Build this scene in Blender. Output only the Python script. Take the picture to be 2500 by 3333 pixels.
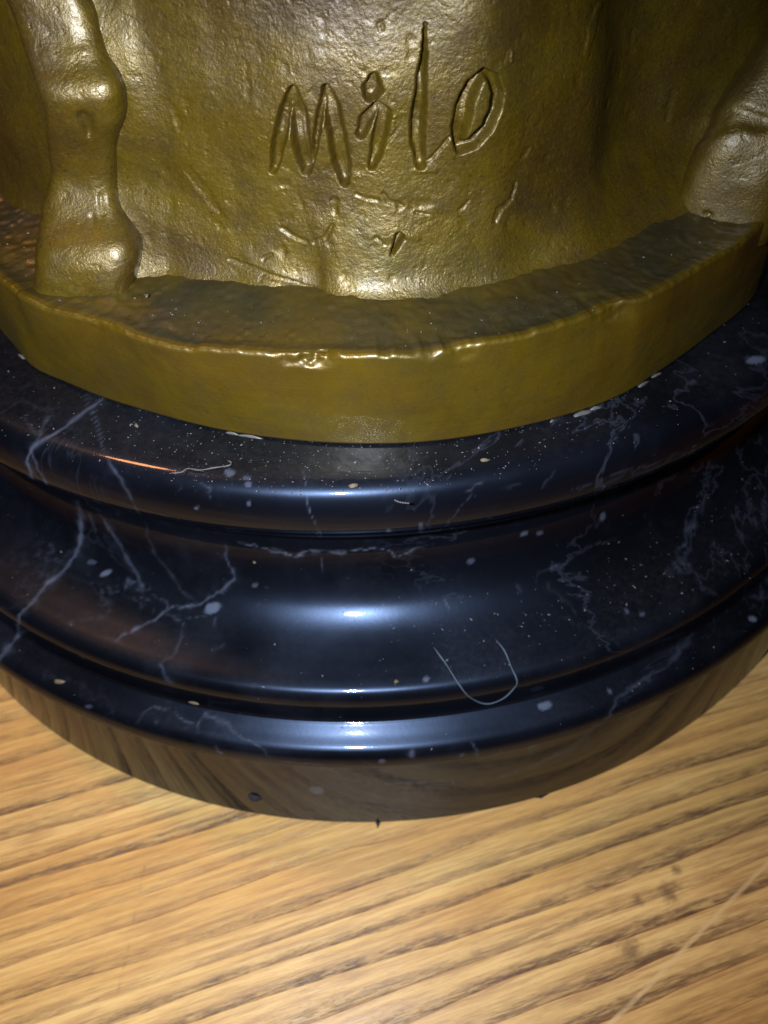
import bpy, math, random
import numpy as np
from mathutils import Matrix, Vector

# ------------------------------------------------------------------ camera, light, exposure
U = 0.10                                   # metres per unit; one unit = radius of the marble base
CAM = np.array([0.0, -1.4082, 1.2585])
PITCH, ROLL, YAW, FPX = 0.8795, -0.0556, 0.0053, 2585.6
_f = np.array([math.sin(YAW)*math.cos(PITCH), math.cos(YAW)*math.cos(PITCH), -math.sin(PITCH)])
_r = np.array([math.cos(YAW), -math.sin(YAW), 0.0]); _u = np.cross(_r, _f)
RT = math.cos(ROLL)*_r + math.sin(ROLL)*_u
UP = math.cos(ROLL)*_u - math.sin(ROLL)*_r
FW = _f

for o in list(bpy.data.objects): bpy.data.objects.remove(o)
scene = bpy.context.scene
col = scene.collection
scene.render.engine = 'CYCLES'
scene.render.resolution_x, scene.render.resolution_y = 768, 1024
cd = bpy.data.cameras.new('camera'); cam = bpy.data.objects.new('camera', cd); col.objects.link(cam)
cd.sensor_fit = 'VERTICAL'; cd.sensor_height = 36.0; cd.sensor_width = 27.0
cd.lens = 36.0*FPX/3333.0
cd.clip_start = 0.004; cd.clip_end = 50.0
cam.matrix_world = Matrix(((RT[0], UP[0], -FW[0], CAM[0]*U), (RT[1], UP[1], -FW[1], CAM[1]*U), (RT[2], UP[2], -FW[2], CAM[2]*U), (0, 0, 0, 1)))
cd.dof.use_dof = True; cd.dof.focus_distance = 0.85*U; cd.dof.aperture_fstop = 33.0
scene.camera = cam
w = bpy.data.worlds.new('World'); scene.world = w; w.use_nodes = True
w.node_tree.nodes['Background'].inputs['Color'].default_value = (0.9, 0.62, 0.42, 1)
w.node_tree.nodes['Background'].inputs['Strength'].default_value = 0.012
# the flash beside the lens
fl = bpy.data.lights.new('flash', 'SPOT'); fl.spot_size = math.radians(126); fl.spot_blend = 1.0; fl.energy = 1.14; fl.color = (0.88, 0.94, 1.0); fl.shadow_soft_size = 0.0022
flo = bpy.data.objects.new('flash', fl); col.objects.link(flo)
flo.location = Vector((CAM + RT*-0.15 + UP*0.03)*U)
flo.rotation_euler = Vector(FW - 0.15*RT - 0.10*UP).to_track_quat('-Z', 'Y').to_euler()
# the warm room lamp behind on the left
wl = bpy.data.lights.new('room_lamp', 'AREA'); wl.energy = 3.2; wl.color = (1.0, 0.40, 0.16); wl.shape = 'DISK'; wl.size = 0.15
wlo = bpy.data.objects.new('room_lamp', wl); col.objects.link(wlo)
wlo.location = (-0.52, 0.34, 1.10)
wlo.rotation_euler = (Vector((-0.03, -0.04, 0.06)) - wlo.location).to_track_quat('-Z', 'Y').to_euler()
scene.view_settings.view_transform = 'Standard'; scene.view_settings.look = 'None'
scene.view_settings.exposure = 0.0; scene.view_settings.gamma = 1.0; scene.view_settings.use_curve_mapping = False

# ------------------------------------------------------------------ geometry tools (lengths in units of the base radius)
def ray(px, py):
    v = FW + RT*(px-1250)/FPX - UP*(py-1666.5)/FPX
    return v/np.linalg.norm(v)
def on_z(px, py, z):
    v = ray(px, py); return CAM + v*((z-CAM[2])/v[2])
def on_cyl(px, py, rr, c):
    v = ray(px, py); o = CAM - np.array([c[0], c[1], 0]); a = v[0]**2+v[1]**2
    b = o[0]*v[0]+o[1]*v[1]; k = o[0]**2+o[1]**2-rr*rr
    return CAM + v*((-b-math.sqrt(max(b*b-a*k, 0)))/a)
def to_px(P):
    q = P - CAM; d = q @ FW
    return np.stack([1250+FPX*(q @ RT)/d, 1666.5-FPX*(q @ UP)/d], -1), d

def _hash(ix, iy, iz, seed):
    h = (ix.astype(np.int64)*374761393 + iy.astype(np.int64)*668265263 + iz.astype(np.int64)*2147483647 + seed*1274126177) & 0xffffffff
    h = ((h ^ (h >> 13))*1274126177) & 0xffffffff
    h = (h ^ (h >> 16)) & 0xffffff
    return h/float(0xffffff)*2-1
def vnoise(P, seed=0):
    i = np.floor(P).astype(np.int64); f = P-i; f = f*f*f*(f*(f*6-15)+10)
    out = 0
    for dx in (0, 1):
        wx = f[..., 0] if dx else 1-f[..., 0]
        for dy in (0, 1):
            wy = f[..., 1] if dy else 1-f[..., 1]
            for dz in (0, 1):
                wz = f[..., 2] if dz else 1-f[..., 2]
                out = out + wx*wy*wz*_hash(i[..., 0]+dx, i[..., 1]+dy, i[..., 2]+dz, seed)
    return out
def fbm(P, oct=4, seed=0, gain=0.5):
    a, s, o = 1.0, 0.0, 0
    for k in range(oct):
        o = o + a*vnoise(P*(2.0**k)+17.3*k, seed+k); s += a; a *= gain
    return o/s
def sstep(a, b, x):
    t = np.clip((x-a)/(b-a), 0, 1); return t*t*(3-2*t)
def seg_dist(Q, pts, widths=None):
    """distance of points Q (n,2) to a polyline, and the width interpolated at the nearest point"""
    best = np.full(len(Q), 1e9); wb = np.zeros(len(Q)); tt = np.zeros(len(Q))
    pts = np.asarray(pts, float); n = len(pts)
    for k in range(n-1):
        a, b = pts[k], pts[k+1]; ab = b-a
        t = np.clip(((Q-a) @ ab)/max(ab @ ab, 1e-9), 0, 1)
        d = np.hypot(*(Q-(a+t[:, None]*ab)).T)
        m = d < best; best[m] = d[m]; tt[m] = (k+t[m])/(n-1)
        if widths is not None: wb[m] = (widths[k]*(1-t)+widths[k+1]*t)[m]
    return best, wb, tt

def mesh_obj(name, verts, faces, mat, parent=None, smooth=True, attrs=None, scale=U):
    me = bpy.data.meshes.new(name)
    verts = np.asarray(verts, np.float64)*scale
    faces = np.asarray(faces, np.int32)
    n = faces.shape[1]
    me.vertices.add(len(verts)); me.vertices.foreach_set('co', verts.astype(np.float32).ravel())
    me.loops.add(faces.size); me.loops.foreach_set('vertex_index', faces.ravel())
    me.polygons.add(len(faces)); me.polygons.foreach_set('loop_start', np.arange(0, faces.size, n, dtype=np.int32))
    me.polygons.foreach_set('use_smooth', np.full(len(faces), smooth))
    me.update(calc_edges=True); me.validate()
    for k, a in (attrs or {}).items():
        at = me.attributes.new(k, 'FLOAT', 'POINT'); at.data.foreach_set('value', a.astype(np.float32).ravel())
    me.materials.append(mat)
    o = bpy.data.objects.new(name, me); col.objects.link(o)
    if parent is not None: o.parent = parent
    return o
def grid_faces(nu, nv, wrap_u=False, flip=False):
    i = np.arange(nu if wrap_u else nu-1); j = np.arange(nv-1)
    I, J = np.meshgrid(i, j, indexing='ij'); I2 = (I+1) % nu
    f = np.stack([I*nv+J, I2*nv+J, I2*nv+J+1, I*nv+J+1], -1).reshape(-1, 4)
    return f[:, ::-1] if flip else f
def thetas(front, nf, nb):
    """angles from the camera side (-y), dense where the photograph looks"""
    a = np.linspace(-front, front, nf); b = np.linspace(front, 2*math.pi-front, nb+2)[1:-1]
    return np.concatenate([a, b])
def catmull(P, n):
    P = np.asarray(P, float); Q = np.vstack([2*P[0]-P[1], P, 2*P[-1]-P[-2]])
    t = np.linspace(0, len(P)-1-1e-9, n); k = t.astype(int); f = (t-k)[:, None]
    a, b, c, d = Q[k], Q[k+1], Q[k+2], Q[k+3]
    return 0.5*(2*b+(c-a)*f+(2*a-5*b+4*c-d)*f*f+(3*b-a-3*c+d)*f**3)
def thing(name, label, cat, loc=(0, 0, 0), group=None):
    o = bpy.data.objects.new(name, None); col.objects.link(o); o.location = loc
    o.empty_display_size = 0.01
    o['label'] = label; o['category'] = cat
    if group: o['group'] = group
    return o
def tag(o, label, cat, group=None):
    o['label'] = label; o['category'] = cat
    if group: o['group'] = group

# ------------------------------------------------------------------ materials
class NT:
    def __init__(s, name):
        s.m = bpy.data.materials.new(name); s.m.use_nodes = True; s.t = s.m.node_tree
        s.b = s.t.nodes['Principled BSDF']
    def n(s, typ, **kw):
        nd = s.t.nodes.new(typ)
        for k, v in kw.items():
            if k.startswith('i_'): nd.inputs[int(k[2:]) if k[2:].isdigit() else k[2:].replace('_', ' ')].default_value = v
            else: setattr(nd, k, v)
        return nd
    def l(s, a, b): s.t.links.new(a, b)
    def noise(s, vec, scale, detail=4, rough=0.55, dist=0.0):
        nd = s.n('ShaderNodeTexNoise'); nd.inputs['Scale'].default_value = scale
        nd.inputs['Detail'].default_value = detail; nd.inputs['Roughness'].default_value = rough; nd.inputs['Distortion'].default_value = dist
        if vec is not None: s.l(vec, nd.inputs['Vector'])
        return nd.outputs['Fac']
    def ramp(s, fac, stops, interp='LINEAR'):
        nd = s.n('ShaderNodeValToRGB'); nd.color_ramp.interpolation = interp
        e = nd.color_ramp.elements
        while len(e) < len(stops): e.new(0.5)
        for k, (p, c) in enumerate(stops):
            e[k].position = p; e[k].color = (c, c, c, 1) if not hasattr(c, '__len__') else (*c, 1)
        s.l(fac, nd.inputs['Fac']); return nd.outputs['Color']
    def mix(s, fac, a, b, mode='MIX'):
        nd = s.n('ShaderNodeMix', data_type='RGBA', blend_type=mode)
        for sock, v in ((nd.inputs[0], fac), (nd.inputs[6], a), (nd.inputs[7], b)):
            if hasattr(v, 'is_linked'): s.l(v, sock)
            elif hasattr(v, '__len__'): sock.default_value = (*v, 1)
            else: sock.default_value = v
        return nd.outputs[2]
    def math(s, op, a, b=0.0, clamp=False):
        nd = s.n('ShaderNodeMath', operation=op, use_clamp=clamp)
        for sock, v in ((nd.inputs[0], a), (nd.inputs[1], b)):
            if hasattr(v, 'is_linked'): s.l(v, sock)
            else: sock.default_value = v
        return nd.outputs[0]
    def obj(s): return s.n('ShaderNodeTexCoord').outputs['Object']
    def attr(s, name): return s.n('ShaderNodeAttribute', attribute_name=name).outputs['Fac']
    def bump(s, h, strength, dist, normal=None):
        nd = s.n('ShaderNodeBump'); nd.inputs['Strength'].default_value = strength; nd.inputs['Distance'].default_value = dist
        s.l(h, nd.inputs['Height'])
        if normal is not None: s.l(normal, nd.inputs['Normal'])
        return nd.outputs['Normal']
    def set(s, **kw):
        for k, v in kw.items():
            sock = s.b.inputs[k.replace('_', ' ')]
            if hasattr(v, 'is_linked'): s.l(v, sock)
            elif hasattr(v, '__len__') and len(v) == 3 and sock.type == 'RGBA': sock.default_value = (*v, 1)
            else: sock.default_value = v
        return s.m

def bronze_mat(name, grain=1.0, brushed=False, green=0.0):
    t = NT(name); v = t.obj()
    big = t.noise(v, 55, 4, 0.6, 0.6); mid = t.noise(v, 260, 5, 0.65); fine = t.noise(v, 1500, 3, 0.6)
    c = t.ramp(big, [(0.28, (0.034, 0.017, 0.0034)), (0.40, (0.072, 0.043, 0.0030)), (0.56, (0.104, 0.068, 0.0030)), (0.74, (0.066, 0.052, 0.0070))])
    c = t.mix(t.ramp(mid, [(0.44, 0.0), (0.74, 0.55)]), c, (0.036, 0.022, 0.007))
    c = t.mix(t.ramp(fine, [(0.62, 0.0), (0.74, 0.6)]), c, (0.022, 0.014, 0.008))
    if green > 0:
        gm = t.math('MULTIPLY', t.attr('patina'), t.ramp(t.noise(v, 95, 5, 0.7), [(0.36, 0.62), (0.60, 1.0)]))
        c = t.mix(t.math('MULTIPLY', gm, green), c, (0.030, 0.028, 0.016))
    wax = t.ramp(t.noise(v, 38, 5, 0.7, 0.4), [(0.52, 0.0), (0.70, 0.50)])
    c = t.mix(wax, c, (0.034, 0.018, 0.006))
    sp = t.noise(v, 2700, 3, 0.7)
    c = t.mix(t.ramp(sp, [(0.30, 0.45*grain), (0.46, 0.0)]), c, (0.022, 0.014, 0.005))
    c = t.mix(t.ramp(sp, [(0.56, 0.0), (0.72, 0.40*grain)]), c, (0.17, 0.125, 0.028))
    grit = t.noise(v, 3300, 3, 0.65)
    pits = t.ramp(t.noise(v, 900, 2, 0.5), [(0.28, 0.0), (0.40, 1.0)])
    nrm = t.bump(pits, 0.22*grain, 0.0002)
    cn = t.bump(grit, 0.30*grain, 0.00012, nrm)
    nrm = t.bump(grit, 0.55*grain, 0.00015, nrm)
    if brushed:
        mp = t.n('ShaderNodeMapping'); t.l(v, mp.inputs['Vector']); mp.inputs['Scale'].default_value = (60, 60, 2600)
        br = t.noise(mp.outputs[0], 1.0, 3, 0.6)
        nrm = t.bump(br, 0.22, 0.00012, nrm); cn = t.bump(br, 0.15, 0.00010, cn)
    if brushed: c = t.mix(t.math('SUBTRACT', 0.28, t.math('MULTIPLY', t.attr('patina'), 0.28)), c, (0.110, 0.070, 0.0036))
    rg = t.ramp(mid, [(0.35, 0.38), (0.7, 0.52)])
    return t.set(Base_Color=c, Metallic=0.40, Roughness=rg, Normal=nrm, Coat_Normal=cn, Coat_Weight=0.28, Coat_Roughness=0.26, Coat_IOR=1.5, IOR=1.5)
BRONZE = bronze_mat('bronze_cast')
BRONZE_RIM = bronze_mat('bronze_plinth', 0.40, True, 0.92)

def marble_mat():
    t = NT('black_marble'); v = t.obj()
    vein = t.attr('vein')
    n1 = t.noise(v, 30, 6, 0.62, 0.9)
    ridge = t.math('ABSOLUTE', t.math('SUBTRACT', n1, 0.5))
    hair = t.ramp(ridge, [(0.0, 0.14), (0.010, 0.0)])
    cloud = t.ramp(t.noise(v, 45, 5, 0.7), [(0.5, 0.0), (0.85, 0.07)])
    fl = t.ramp(t.noise(v, 700, 2, 0.5), [(0.71, 0.0), (0.77, 0.35)])
    amt = t.math('ADD', t.math('ADD', vein, t.math('MULTIPLY', hair, t.ramp(t.noise(v, 16, 2), [(0.5, 0.0), (0.65, 1.0)]))), t.math('ADD', cloud, t.math('MULTIPLY', fl, 0.12)), True)
    base = t.ramp(t.noise(v, 40, 4), [(0.35, (0.0016, 0.0018, 0.0030)), (0.7, (0.0028, 0.0034, 0.0062))])
    c = t.mix(t.math('MULTIPLY', amt, 0.40), base, (0.24, 0.29, 0.44))
    dust = t.attr('dust')
    film = t.math('MULTIPLY', dust, t.ramp(t.noise(v, 1300, 3, 0.7), [(0.40, 0.05), (0.75, 0.55)]))
    c = t.mix(t.math('MULTIPLY', film, 0.06), c, (0.22, 0.22, 0.22))
    sm = t.noise(v, 80, 4, 0.6)
    rg = t.math('ADD', t.ramp(sm, [(0.3, 0.25), (0.75, 0.36)]), t.math('MULTIPLY', dust, 0.06))
    crg = t.math('ADD', t.ramp(sm, [(0.3, 0.022), (0.75, 0.042)]), t.math('MULTIPLY', dust, 0.07))
    nrm = t.bump(t.noise(v, 1800, 3, 0.6), 0.05, 0.0001)
    gl = t.n('ShaderNodeBsdfGlossy'); gl.inputs['Color'].default_value = (0.0105, 0.0150, 0.0260, 1); t.l(t.math('ADD', rg, 0.02), gl.inputs['Roughness']); t.l(nrm, gl.inputs['Normal'])
    ad = t.n('ShaderNodeAddShader'); t.l(t.b.outputs[0], ad.inputs[0]); t.l(gl.outputs[0], ad.inputs[1])
    t.l(ad.outputs[0], t.t.nodes['Material Output'].inputs['Surface'])
    return t.set(Base_Color=c, Roughness=rg, Coat_Weight=0.48, Coat_Roughness=crg, Coat_IOR=1.5, Coat_Normal=nrm, Normal=nrm, IOR=1.5, Specular_IOR_Level=0.0)
MARBLE = marble_mat()

def flat_mat(name, c, rough=0.7, **kw):
    t = NT(name); n = t.noise(t.obj(), 900, 3)
    k = t.mix(t.ramp(n, [(0.3, 0.0), (0.7, 0.5)]), c, tuple(x*0.55 for x in c))
    return t.set(Base_Color=k, Roughness=rough, **kw)
DUST = flat_mat('dust_flecks', (0.13, 0.13, 0.14), 0.8)
CRUMB = flat_mat('straw_crumb', (0.11, 0.085, 0.05), 0.7)
FIBRE = flat_mat('grey_fibre', (0.05, 0.075, 0.11), 0.8)
HAIR = flat_mat('pale_hair', (0.06, 0.055, 0.055), 0.6)
FELT = flat_mat('black_felt', (0.008, 0.009, 0.013), 0.85)
GLUE = flat_mat('dried_glue', (0.09, 0.09, 0.085), 0.5)

def wood_mat():
    t = NT('oak_tabletop'); v = t.obj()
    # u along the grain, v across it
    P0, P1 = on_z(0, 3210, 0), on_z(648, 2976, 0); P2, P3 = on_z(1551, 3104, 0), on_z(1838, 2954, 0)
    d = (P1-P0)/np.linalg.norm(P1-P0) + (P3-P2)/np.linalg.norm(P3-P2)
    ang = math.atan2(d[1], d[0])-math.radians(4.0)
    mp = t.n('ShaderNodeMapping'); t.l(v, mp.inputs['Vector']); mp.inputs['Rotation'].default_value = (0, 0, -ang)
    g = mp.outputs[0]
    sep = t.n('ShaderNodeSeparateXYZ'); t.l(g, sep.inputs[0]); gu, gv = sep.outputs[0], sep.outputs[1]
    def stretched(su, sv, detail=4, rough=0.6, dist=0.0, off=0.0):
        m = t.n('ShaderNodeMapping'); t.l(g, m.inputs['Vector']); m.inputs['Scale'].default_value = (su, sv, 1); m.inputs['Location'].default_value = (off, off*1.7, 0)
        return t.noise(m.outputs[0], 1.0, detail, rough, dist)
    wob = stretched(5, 40, 2, 0.5); wob2 = stretched(16, 150, 3, 0.55, 0, 3.1)
    ring = t.math('ADD', t.math('MULTIPLY', gv, 265.0), t.math('ADD', t.math('MULTIPLY', wob, 3.2), t.math('MULTIPLY', wob2, 1.1)))
    fr = t.math('FRACT', ring); cell = t.math('FLOOR', ring)
    wn = t.n('ShaderNodeTexWhiteNoise', noise_dimensions='1D'); t.l(cell, wn.inputs['W'])
    fine = stretched(70, 1300, 4, 0.72, 0, 5.0); dash = t.ramp(stretched(170, 1700, 3, 0.65, 0, 8.0), [(0.42, 0.0), (0.56, 1.0)])
    band = t.ramp(fr, [(0.0, 1.0), (0.08, 1.0), (0.28, 0.72), (0.44, 0.20), (0.62, 0.03), (0.975, 0.0), (1.0, 1.0)])
    band = t.math('MULTIPLY', band, t.ramp(wn.outputs['Value'], [(0.0, 0.40), (0.6, 1.0)]))
    band = t.math('MULTIPLY', band, t.ramp(stretched(12, 45, 4, 0.65, 0, 7.7), [(0.34, 0.20), (0.54, 1.0)]))
    tone = stretched(6, 60, 4, 0.6, 0, 1.3)
    c = t.ramp(tone, [(0.25, (0.43, 0.212, 0.060)), (0.45, (0.55, 0.325, 0.104)), (0.62, (0.65, 0.430, 0.165)), (0.8, (0.55, 0.280, 0.084))])
    c = t.mix(t.ramp(fine, [(0.42, 0.0), (0.64, 0.75)]), c, (0.31, 0.160, 0.062))
    c = t.mix(t.ramp(fine, [(0.30, 0.35), (0.42, 0.0)]), c, (0.64, 0.46, 0.21))
    c = t.mix(t.math('MULTIPLY', band, t.math('ADD', t.math('MULTIPLY', dash, 0.60), 0.40)), c, (0.115, 0.060, 0.030))
    edge = t.ramp(fr, [(0.0, 0.9), (0.045, 0.0), (0.975, 0.0), (1.0, 0.9)])
    c = t.mix(t.math('MULTIPLY', edge, t.ramp(stretched(16, 50, 2, 0.5, 0, 2.2), [(0.42, 0.0), (0.6, 0.85)])), c, (0.20, 0.065, 0.018))
    pore = t.ramp(stretched(420, 4200, 2, 0.6, 0, 9.0), [(0.53, 0.0), (0.62, 1.0)])
    pm = t.math('MULTIPLY', pore, t.math('ADD', t.math('MULTIPLY', band, 0.85), 0.10))
    c = t.mix(t.math('MULTIPLY', pm, 0.7), c, (0.070, 0.042, 0.026))
    streak = fine
    # a pale scratch and a fine dark crack in the finish, two dark stains
    def line_mask(p, q, wdt, wob_s=40.0, wob_a=0.0006):
        a, b = on_z(*p, 0)*U, on_z(*q, 0)*U; e = (b-a)/np.linalg.norm(b-a); nrm = (-e[1], e[0])
        s2 = t.n('ShaderNodeSeparateXYZ'); t.l(v, s2.inputs[0])
        dist = t.math('ADD', t.math('MULTIPLY', t.math('SUBTRACT', s2.outputs[0], float(a[0])), float(nrm[0])), t.math('MULTIPLY', t.math('SUBTRACT', s2.outputs[1], float(a[1])), float(nrm[1])))
        dist = t.math('ADD', dist, t.math('MULTIPLY', t.math('SUBTRACT', t.noise(v, wob_s, 3), 0.5), wob_a))
        along = t.math('ADD', t.math('MULTIPLY', t.math('SUBTRACT', s2.outputs[0], float(a[0])), float(e[0])), t.math('MULTIPLY', t.math('SUBTRACT', s2.outputs[1], float(a[1])), float(e[1])))
        L = float(np.linalg.norm(b-a))
        ends = t.math('MULTIPLY', t.math('GREATER_THAN', along, 0.0), t.math('LESS_THAN', along, L))
        mk = t.ramp(t.math('DIVIDE', t.math('ABSOLUTE', dist), wdt), [(0.3, 1.0), (1.0, 0.0)])
        return t.math('MULTIPLY', mk, ends)
    scr = line_mask((1930, 3390), (2620, 2690), 0.00042)
    c = t.mix(t.math('MULTIPLY', scr, t.ramp(t.noise(v, 400, 3), [(0.3, 0.35), (0.7, 0.85)])), c, (0.60, 0.42, 0.20))
    crk = line_mask((478, 2820), (380, 3260), 0.00030, 60.0, 0.0030)
    c = t.mix(t.math('MULTIPLY', crk, t.ramp(t.noise(v, 500, 3), [(0.45, 0.0), (0.65, 0.40)])), c, (0.17, 0.09, 0.04))
    for (px, py, rr) in ((2180, 2905, 0.0019), (2052, 3090, 0.0019), (2078, 2930, 0.0011), (2200, 2830, 0.0011)):
        p = on_z(px, py, 0)*U
        dn = t.n('ShaderNodeVectorMath', operation='DISTANCE'); t.l(v, dn.inputs[0]); dn.inputs[1].default_value = (p[0], p[1], 0)
        k = t.math('ADD', dn.outputs['Value'], t.math('MULTIPLY', t.math('SUBTRACT', t.noise(v, 700, 4, 0.7), 0.5), rr*1.8))
        c = t.mix(t.ramp(t.math('DIVIDE', k, rr), [(0.2, 0.62), (1.1, 0.0)]), c, (0.065, 0.030, 0.020))
    hgt = t.math('SUBTRACT', t.math('MULTIPLY', streak, 0.3), t.math('ADD', pm, t.math('MULTIPLY', band, 0.3)))
    nrm = t.bump(hgt, 0.35, 0.00018)
    nrm2 = t.bump(stretched(60, 420, 3, 0.5, 0, 12.0), 0.12, 0.0003, nrm)
    rg = t.ramp(t.noise(v, 60, 4), [(0.3, 0.34), (0.7, 0.46)])
    return t.set(Base_Color=c, Roughness=rg, Normal=nrm2, IOR=1.45, Specular_IOR_Level=0.45)
WOOD = wood_mat()

# ------------------------------------------------------------------ tabletop
def tabletop():
    xs = np.array([-3.6, 3.6]); ys = np.array([-2.6, 3.4]); b = 0.03; th = 0.25
    def ring(ins, z):
        return [(xs[0]+ins, ys[0]+ins, z), (xs[1]-ins, ys[0]+ins, z), (xs[1]-ins, ys[1]-ins, z), (xs[0]+ins, ys[1]-ins, z)]
    R = [ring(0.0, -th), ring(0.0, -b), ring(b*0.3, -b*0.3), ring(b, 0.0)]
    V = [p for r in R for p in r]; F = [(0, 3, 2, 1), (12, 13, 14, 15)]
    for k in range(3):
        for j in range(4):
            F.append((k*4+j, k*4+(j+1) % 4, (k+1)*4+(j+1) % 4, (k+1)*4+j))
    o = mesh_obj('tabletop', V, F, WOOD, smooth=False); o['kind'] = 'structure'
    tag(o, 'honey coloured oak tabletop with dark grain under the marble base', 'tabletop')
tabletop()

# ------------------------------------------------------------------ black marble base
base = thing('marble_base', 'round black marble base with pale veins on the oak tabletop', 'base')
LOW = [(0.60, 0.0016), (0.80, 0.0016), (0.93, 0.0016), (0.970, 0.0016), (0.984, 0.0016), (0.9895, 0.0017), (0.9918, 0.0024), (0.9930, 0.0042), (0.9935, 0.008), (0.9935, 0.016), (0.9935, 0.035), (0.9935, 0.08), (0.9935, 0.14), (0.9935, 0.19), (0.9935, 0.215), (0.9935, 0.227), (0.9922, 0.2370), (0.9888, 0.2450), (0.9840, 0.2503), (0.9790, 0.2533),
       (0.9738, 0.2551), (0.9690, 0.2566), (0.9647, 0.2581), (0.9600, 0.2600), (0.9555, 0.2618), (0.9510, 0.2636), (0.9470, 0.2657), (0.9448, 0.272), (0.9440, 0.283), (0.9430, 0.296), (0.9416, 0.3045), (0.9388, 0.3120), (0.9346, 0.3175),
       (0.9290, 0.3210), (0.920, 0.3232), (0.9099, 0.3248), (0.8996, 0.3266), (0.8893, 0.3284), (0.8790, 0.3305), (0.8689, 0.3329), (0.8588, 0.3358), (0.8491, 0.3392), (0.8397, 0.3434), (0.8307, 0.3484),
       (0.8223, 0.3542), (0.8146, 0.3612), (0.8076, 0.3692), (0.8013, 0.3782), (0.7959, 0.3883), (0.7913, 0.3994), (0.7876, 0.4115), (0.7848, 0.4247), (0.7835, 0.44), (0.783, 0.455), (0.783, 0.472)]
HIGH = [(0.783, 0.470), (0.785, 0.482), (0.791, 0.490), (0.800, 0.4945), (0.812, 0.4985), (0.8215, 0.5035), (0.826, 0.509), (0.8275, 0.5150), (0.8305, 0.5205), (0.8365, 0.5285), (0.8430, 0.5370), (0.8462, 0.5470), (0.8466, 0.5570), (0.8460, 0.5640), (0.8447, 0.5725), (0.8424, 0.5810), (0.8391, 0.5885), (0.8347, 0.5948), (0.8292, 0.5993), (0.8225, 0.6023), (0.8150, 0.6037), (0.8070, 0.6041), (0.80, 0.6041), (0.75, 0.6041), (0.70, 0.6041), (0.65, 0.6041), (0.50, 0.6041), (0.30, 0.6041)]
def resample(prof, n, curv=True):
    P = catmull(prof, 3000); seg = np.hypot(*np.diff(P, axis=0).T)
    t = np.diff(P, axis=0); a = np.unwrap(np.arctan2(t[:, 1], t[:, 0])); k = np.abs(np.diff(a, prepend=a[0]))
    wgt = seg + np.minimum(k, 0.2)*0.05
    s = np.concatenate([[0], np.cumsum(wgt)]); q = np.linspace(0, s[-1], n)
    return np.stack([np.interp(q, s, P[:, 0]), np.interp(q, s, P[:, 1])], -1)

VEIN_HIGH = [  # points in the marble face, width, strength, roughness of the line
    ([(336, 1297), (289, 1328), (217, 1386), (145, 1430), (101, 1462), (90, 1502), (101, 1549), (112, 1570)], 9, 0.55, 2),
    ([(101, 1462), (108, 1487), (123, 1527), (145, 1563), (163, 1600)], 6, 0.35, 2),
    ([(119, 1440), (137, 1393), (159, 1357)], 7, 0.25, 3), ([(119, 1422), (95, 1380), (80, 1345)], 8, 0.12, 3),
    ([(279, 1280), (289, 1328), (307, 1361), (322, 1393), (333, 1451), (355, 1495), (376, 1534), (394, 1563), (412, 1596), (422, 1613), (460, 1685)], 5, 0.28, 3),
    ([(989, 1529), (995, 1578), (999, 1635), (1015, 1680), (1029, 1708), (1037, 1750)], 2.5, 0.35, 2),
    ([(1032, 1735), (1042, 1728), (1046, 1740), (1040, 1745)], 2.5, 0.35, 3),
    ([(2200, 1480), (2154, 1500), (2079, 1526), (2019, 1530), (1973, 1560), (1913, 1583), (1845, 1606)], 4, 0.34, 7),
    ([(2049, 1530), (1996, 1568), (1951, 1598), (1891, 1636)], 6, 0.22, 8),
    ([(2300, 1440), (2200, 1490), (2120, 1530), (2049, 1550)], 9, 0.18, 10),
    ([(1898, 1643), (1808, 1662), (1717, 1681), (1649, 1696), (1574, 1715), (1514, 1745)], 4.5, 0.36, 6),
    ([(1540, 1605), (1510, 1640), (1480, 1680), (1445, 1715)], 2.5, 0.18, 4),
    ([(1500, 1600), (1530, 1590), (1560, 1575)], 6, 0.22, 8), ([(1760, 1575), (1790, 1550), (1810, 1530)], 7, 0.22, 9),
    ([(660, 1560), (690, 1590), (680, 1625)], 5, 0.25, 8), ([(1630, 1590), (1700, 1580)], 6, 0.14, 9),
]
SPOT_HIGH = [(2460, 1171, 34, 12, -8, 0.7), (748, 1540, 16, 12, 20, 0.35), (802, 1558, 14, 8, 0, 0.25), (808, 1578, 12, 10, 0, 0.3), (1265, 1727, 9, 6, 0, 0.35), (1370, 1718, 8, 18, 0, 0.25), (2255, 1245, 13, 10, 0, 0.18), (810, 1638, 6, 9, 0, 0.3), (640, 1652, 11, 4, 0, 0.35)]
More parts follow.
